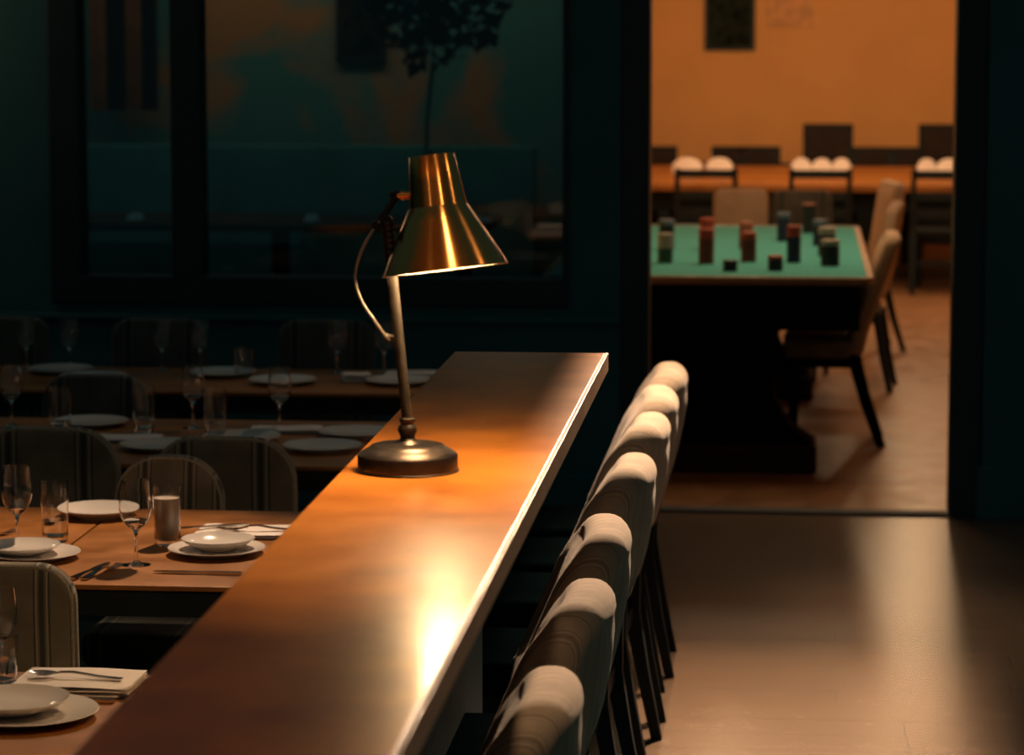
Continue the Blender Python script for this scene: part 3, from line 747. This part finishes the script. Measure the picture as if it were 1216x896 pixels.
for yc in (-hb + .22, hb - .35):
    # flaring trestle: column that curves out into a wide foot
    prof = [(.49, .0), (.49, .10), (.465, .13), (.395, .18), (.335, .25), (.30, .33), (.29, .50), (.30, .62), (.33, .72)]
    bm = B(); A = [bm.verts.new((x, yc - .12, z)) for x, z in prof] + [bm.verts.new((-x, yc - .12, z)) for x, z in prof[::-1]]
    Bv = [bm.verts.new((v.co.x, yc + .12, v.co.z)) for v in A]
    bm.faces.new(A); bm.faces.new(Bv[::-1])
    for k in range(len(A)): bm.faces.new((A[k], A[(k + 1) % len(A)], Bv[(k + 1) % len(A)], Bv[k]))
    link('trestle', bm, M['ink_wood'], pk, False)
    link('plinth', bx(-.488, .488, yc - .19, yc + .19, 0, .12, bev=.012), M['brown_wood'], pk, False)
link('stretcher', bx(-.04, .04, -hb + .3, hb - .4, .16, .26), M['ink_wood'], pk, False)

def stack(x, y, r, bands, label):
    """a stack of chips: every chip a ridge of the turned side, one part per colour."""
    s = empty('chip_stack', (x, y, PZ + .0005), label, 'poker chips', 'stacks of chips on the felt')
    z = 0; t = .0085
    for i, (mname, n) in enumerate(bands):
        prof = [(0, z)]
        for k in range(n):
            prof += [(r * .95, z + .0004), (r, z + .0016), (r, z + t - .0016), (r * .95, z + t - .0004)]; z += t
        prof.append((0, z))
        link('chips', lathe(B(), prof, 20), M[mname], s)
        z += .0002
    return s
R_ = .036
stack(-.580, 14.00, R_, [('chip_green', 8), ('chip_white', 8)], 'pale and green chip stack at the front left, beside the door jamb')
stack(-.605, 14.75, R_ * 1.05, [('chip_blue', 9), ('chip_dark', 5), ('chip_sky', 3)], 'dark blue chip stack with pale top behind the front left stack')
stack(-.390, 13.97, R_, [('chip_maroon', 14), ('chip_red', 5)], 'front red chip stack, left of the small dark stack')
stack(-.408, 14.75, R_, [('chip_maroon', 9), ('chip_red', 9)], 'rear red chip stack, left of the cream chair')
stack(-.197, 14.10, R_, [('chip_maroon', 12), ('chip_red', 4)], 'front red chip stack in the middle of the felt')
stack(-.220, 14.85, R_, [('chip_maroon', 8), ('chip_pink', 7)], 'rear salmon topped red chip stack before the cream chair')
stack(-.272, 13.60, R_ * .92, [('chip_dark', 6)], 'low dark chip stack at the front edge of the felt')
stack(-.070, 13.65, R_ * .95, [('chip_dark', 6), ('chip_red', 2)], 'low dark chip stack with red top at the front edge')
stack(.012, 14.08, R_ * .92, [('chip_blue', 14), ('chip_red', 6)], 'navy chip stack with a red top, middle right of the felt')
stack(-.040, 15.30, R_ * .9, [('chip_blue', 14), ('chip_sky', 3)], 'navy chip stack with pale blue top, behind the red topped one')
stack(.090, 15.85, R_ * .95, [('chip_dark', 17), ('chip_pink', 1)], 'tall dark chip stack at the far end of the felt')
stack(.178, 13.92, R_ * 1.2, [('chip_dark', 11), ('chip_white', 3)], 'front speckled dark chip stack at the right rail')
stack(.168, 14.45, R_ * 1.15, [('chip_dark', 12), ('chip_white', 4)], 'middle speckled chip stack at the right rail')
stack(.142, 15.05, R_ * 1.0, [('chip_blue', 12), ('chip_sky', 3)], 'rear blue chip stack with pale top at the right rail')

# ------------------------------------------------------------------ far room: chairs
GF = 'cream chairs round the card table'
make_chair('cream upholstered chair nearest the doorway, at the right of the card table', GF, (.475, 14.35, 0), PI / 2, w=.44, zt=.99, zb=.43, rc=.05, t=.075, er=.025, lean=.34, seat=.50, sd=.34, fab='cream', seatfab='fabric', leg='ink_wood', kick=.11, piping=False, lw=1.5)
make_chair('second cream chair along the right of the card table', GF, (.555, 16.3, 0), PI / 2 - .1, w=.44, zt=1.0, zb=.50, rc=.05, t=.07, er=.025, lean=.15, seat=.50, fab='cream', kick=.06, piping=False)
make_chair('third cream chair right of the card table, farthest from the doorway', GF, (.60, 18.2, 0), PI / 2 + .2, w=.44, zt=1.0, zb=.50, rc=.05, t=.07, er=.025, lean=.15, seat=.50, fab='cream', kick=.10, piping=False)
make_chair('cream chair at the far end of the card table, behind the red chips', GF, (-.285, 17.1, 0), PI, w=.31, zt=1.02, zb=.50, rc=.05, t=.09, er=.03, lean=.10, seat=.50, fab='cream', piping=False)
make_chair('dark chair at the far end of the card table, beside the cream one', GF, (.06, 17.3, 0), PI, w=.34, zt=1.0, zb=.50, rc=.05, t=.08, er=.03, lean=.10, seat=.50, fab='fabric_dark', piping=False)

# ------------------------------------------------------------------ far room: long table, chairs behind and in front
lt = empty('long_table', (.6, 23.1, 0), 'long warm brown table by the ochre far wall', 'table')
link('tabletop', bx(-1.85, 2.4, -1.25, 1.15, .70, .75, bev=.008), M['table'], lt, False)
link('apron', bx(-1.8, 2.35, -1.1, 1.1, .55, .70), M['black_wood'], lt, False)
for xx in (-1.7, .3, 2.2):
    for yy in (-1.0, 1.0): link('leg', bx(xx - .04, xx + .04, yy - .04, yy + .04, 0, .56, bev=.006), M['black_wood'], lt, False)
def ladder_chair(x, y, label, proto_=[None]):
    if proto_[0]: return dup(proto_[0], (x, y, 0), 0, label)
    c = empty('ladder_back_chair', (x, y, 0), label, 'chair', 'black ladder back chairs at the long table')
    hw = .205
    for s in (-1, 1):
        link('rear_post', bar(B(), [(s * hw, -.06, 0, .018, .02), (s * hw, 0, .45, .02, .022), (s * hw, -.05, .885, .018, .018)]), M['black_wood'], c, False)
        link('leg', bar(B(), [(s * hw, .36, 0, .016, .016), (s * hw, .36, .42, .02, .02)]), M['black_wood'], c, False)
    for z in (.845, .69, .565): 
        yy = -.04 * (z - .45) / .4
        link('slat', bx(-hw, hw, yy - .010, yy + .010, z - .03, z + .03, bev=.004), M['black_wood'], c, False)
    link('seat', bx(-hw - .01, hw + .01, 0, .40, .42, .455, bev=.01), M['black_wood'], c, False)
    link('stretcher', bx(-hw, hw, -.045, -.025, .2, .235), M['black_wood'], c, False)
    for s in (-1, 1): link('side_rail', bx(s * hw - .01, s * hw + .01, -.02, .36, .22, .25), M['black_wood'], c, False)
    proto_[0] = c; return c
ladder_chair(-.605, 21.55, 'black ladder back chair at the long table, behind the left jamb')
ladder_chair(.20, 21.55, 'black ladder back chair at the long table, middle of the doorway')
ladder_chair(1.06, 21.55, 'black ladder back chair at the long table, beside the right jamb')
def solid_chair(x, y, w, zt, label):
    c = empty('wall_side_chair', (x, y, 0), label, 'chair', 'dark chairs behind the long table', PI)
    hw = w / 2
    for s in (-1, 1):
        link('rear_post', bar(B(), [(s * hw, -.05, 0, .018, .02), (s * hw, 0, .45, .02, .022), (s * hw, -.06, zt, .02, .018)]), M['black_wood'], c, False)
        link('leg', bar(B(), [(s * hw, .36, 0, .016, .016), (s * hw, .36, .42, .02, .02)]), M['black_wood'], c, False)
    bm = bx(-hw + .015, hw - .015, -.065, -.03, .55, zt - .03, bev=.008); link('back_panel', bm, M['brown_wood'], c, False)
    link('top_rail', bx(-hw - .02, hw + .02, -.075, -.035, zt - .05, zt + .005, bev=.008), M['black_wood'], c, False)
    link('seat', bx(-hw - .01, hw + .01, 0, .40, .42, .455, bev=.01), M['black_wood'], c, False)
    return c
solid_chair(.29, 24.95, .37, 1.05, 'tall dark chair against the ochre wall, middle of the doorway')
solid_chair(1.23, 24.95, .37, 1.05, 'tall dark chair against the ochre wall, beside the right jamb')
for x, w, lab in ((-1.13, .34, 'low dark chair against the ochre wall, beside the left jamb'), (-.52, .24, 'low dark chair against the ochre wall, behind the left napkins'), (-.27, .31, 'low dark chair against the ochre wall, left of the tall one'), (.65, .28, 'low dark chair against the ochre wall, right of the tall one'), (.93, .20, 'low dark chair against the ochre wall, right of centre, narrower')):
    solid_chair(x, 24.9, w, .865, lab)
def pendant(x, label):  # unseen globes added for the bright streak on the floor
    p = empty('streak_globe', (x, 22.6, 2.62), label, 'lamp', 'added unseen globes over the long table')
    link('globe', lathe(B(), [(0, -.16)] + [(.16 * math.sin(PI * k / 14), -.16 * math.cos(PI * k / 14)) for k in range(1, 14)] + [(0, .16)], 28), M['globe'], p)
    link('cap', lathe(B(), [(0, .145), (.07, .145), (.05, .19), (0, .20)], 20), M['blackmetal'], p)
    link('cord', tube(B(), [(0, 0, .19), (0, 0, .48)], .005, 8), M['blackmetal'], p)
pendant(.93, 'added unseen warm globe over the long table, by the right jamb')
pendant(-.55, 'added unseen warm globe over the long table, by the left jamb')
def tent_bm(w, d, h):
    bm = B(); n = 8
    secs = []
    for i in range(n + 1):
        u = i / n; x = -w / 2 + w * u; hh = h * (.55 + .45 * math.sin(PI * u) ** .6)
        secs.append([Vector((x, -d / 2, 0)), Vector((x, d / 2, 0)), Vector((x, d * .18, hh * .8)), Vector((x, 0, hh)), Vector((x, -d * .18, hh * .8))])
    return loft(bm, secs)
GT = 'standing napkins on the long table'
for x, yy, w, lab in ((-.80, 23.3, .22, 'white napkin on the long table, left of the left pair'), (-.555, 23.3, .20, 'white napkin on the long table, right of the left pair'),
                      (.07, 23.3, .15, 'white napkin on the long table, left of the middle three'), (.225, 23.25, .15, 'white napkin on the long table, central of the middle three'), (.375, 23.3, .14, 'white napkin on the long table, right of the middle three'),
                      (1.02, 23.3, .14, 'white napkin on the long table, left of the right pair'), (1.19, 23.3, .19, 'white napkin on the long table beside the right jamb')):
    o = link('standing_napkin', tent_bm(w, .14, .115), M['linen']); o.location = (x, yy, .7505); tag(o, lab, 'napkin', GT)

# posters on the ochre wall
ps1 = empty('framed_poster', (-.54, 25.985, 1.63), 'dark framed poster on the ochre far wall', 'poster')
link('frame', bx(-.215, .215, -.02, .012, 0, .85, bev=.006), M['dark_frame'], ps1, False)
link('print', bx(-.185, .185, -.023, -.018, .03, .82), M['print_dark'], ps1, False)
ps2 = empty('pale_poster', (-.035, 25.985, 1.83), 'pale unframed poster on the ochre far wall, right of the dark one', 'poster')
link('print', bx(-.20, .20, -.006, .012, 0, .6), M['print_pale'], ps2, False)

# ------------------------------------------------------------------ lounge behind the window
pic = empty('framed_picture', (-2.56, 17.985, 1.70), 'dark framed picture seen through the wide window pane', 'picture')
link('frame', bx(-.15, .15, -.03, .012, 0, .75, bev=.008), M['dark_frame'], pic, False)
link('print', bx(-.125, .125, -.033, -.028, .03, .72), M['print_dark'], pic, False)
tr = empty('potted_tree', (-1.95, 16.3, 0), 'dark leafy potted tree seen through the wide window pane', 'plant')
link('pot', lathe(B(), [(0, 0), (.17, 0), (.21, .36), (.22, .40), (.20, .40), (.19, .36), (0, .36)], 28), M['black_wood'], tr)
link('trunk', tube(B(), spline([(0, 0, .34), (.03, .02, .8), (-.02, 0, 1.3), (.02, 0, 1.75)], 5), .012, 10), M['teal_cloth'], tr)
bm = B()
for k in range(420):
    a, b, rr = random.random() * 2 * PI, random.uniform(-1, 1), random.random() ** .4
    s = math.sqrt(1 - b * b); ctr = Vector((.46 * rr * s * math.cos(a), .38 * rr * s * math.sin(a), 2.12 + .42 * rr * b))
    L_ = random.uniform(.08, .14); W_ = L_ * .38
    mt = Matrix.Translation(ctr) @ Euler((random.uniform(-1, 1), random.uniform(-1, 1), random.random() * 6.28)).to_matrix().to_4x4()
    vs_ = [bm.verts.new(mt @ Vector(p)) for p in ((0, 0, 0), (L_ * .5, W_, .01), (L_, 0, -.02), (L_ * .5, -W_, .01))]
    bm.faces.new(vs_)
fo = link('foliage', bm, M['leaf'], tr, False); fo['kind'] = 'stuff'
def curtain(x, w, label, mat='curtain'):
    n = 24; secs = []
    for i in range(n + 1):
        x_ = x - w / 2 + w * i / n; yy = 17.75 + .03 * math.sin(i * 1.6)
        secs.append([Vector((x_, yy, 1.42)), Vector((x_, yy + .012, 1.42)), Vector((x_, yy + .012, 2.95)), Vector((x_, yy, 2.95))])
    o = link('curtain', loft(B(), secs), M[mat]); tag(o, label, 'curtain', 'curtains in the lounge')
curtain(-4.10, .105, 'tan curtain strip, left of the dark one in the narrow pane', 'curtain_tan')
curtain(-3.99, .105, 'dark curtain strip between the two tan ones in the narrow pane')
curtain(-3.885, .10, 'tan curtain strip between the two dark ones in the narrow pane', 'curtain_tan')
curtain(-3.79, .085, 'dark curtain strip right of the tan ones in the narrow pane')
so = empty('banquette', (-3.4, 17.45, 0), 'dark high backed banquette seen through the window', 'bench')
link('seat', bx(-1.4, 1.9, -.3, .25, .2, .46, bev=.03), M['curtain'], so)
link('backrest', bx(-1.4, 1.9, .25, .40, .2, 1.22, bev=.03), M['teal_cloth'], so)
link('plinth', bx(-1.38, 1.88, -.25, .38, 0, .2), M['black_wood'], so, False)
tb = empty('lounge_table', (-2.6, 15.3, 0), 'dark lounge table seen through the window', 'table')
link('tabletop', bx(-1.3, 1.1, -.4, .4, .93, .965, bev=.005), M['black_wood'], tb, False)
for xx in (-1.1, .0, .95): link('leg', bx(xx - .04, xx + .04, -.04, .04, 0, .93), M['black_wood'], tb, False)
for x, w, lab in ((-3.33, .08, 'pale napkin on the lounge table, behind the narrow pane'), (-2.42, .07, 'pale napkin on the lounge table, left of the wide pane'), (-1.62, .22, 'pale napkin on the lounge table, behind the lamp shade')):
    o = link('standing_napkin', tent_bm(w, .10, .035), M['linen']); o.location = (x, 15.2, .9655); tag(o, lab, 'napkin', 'napkins in the lounge')
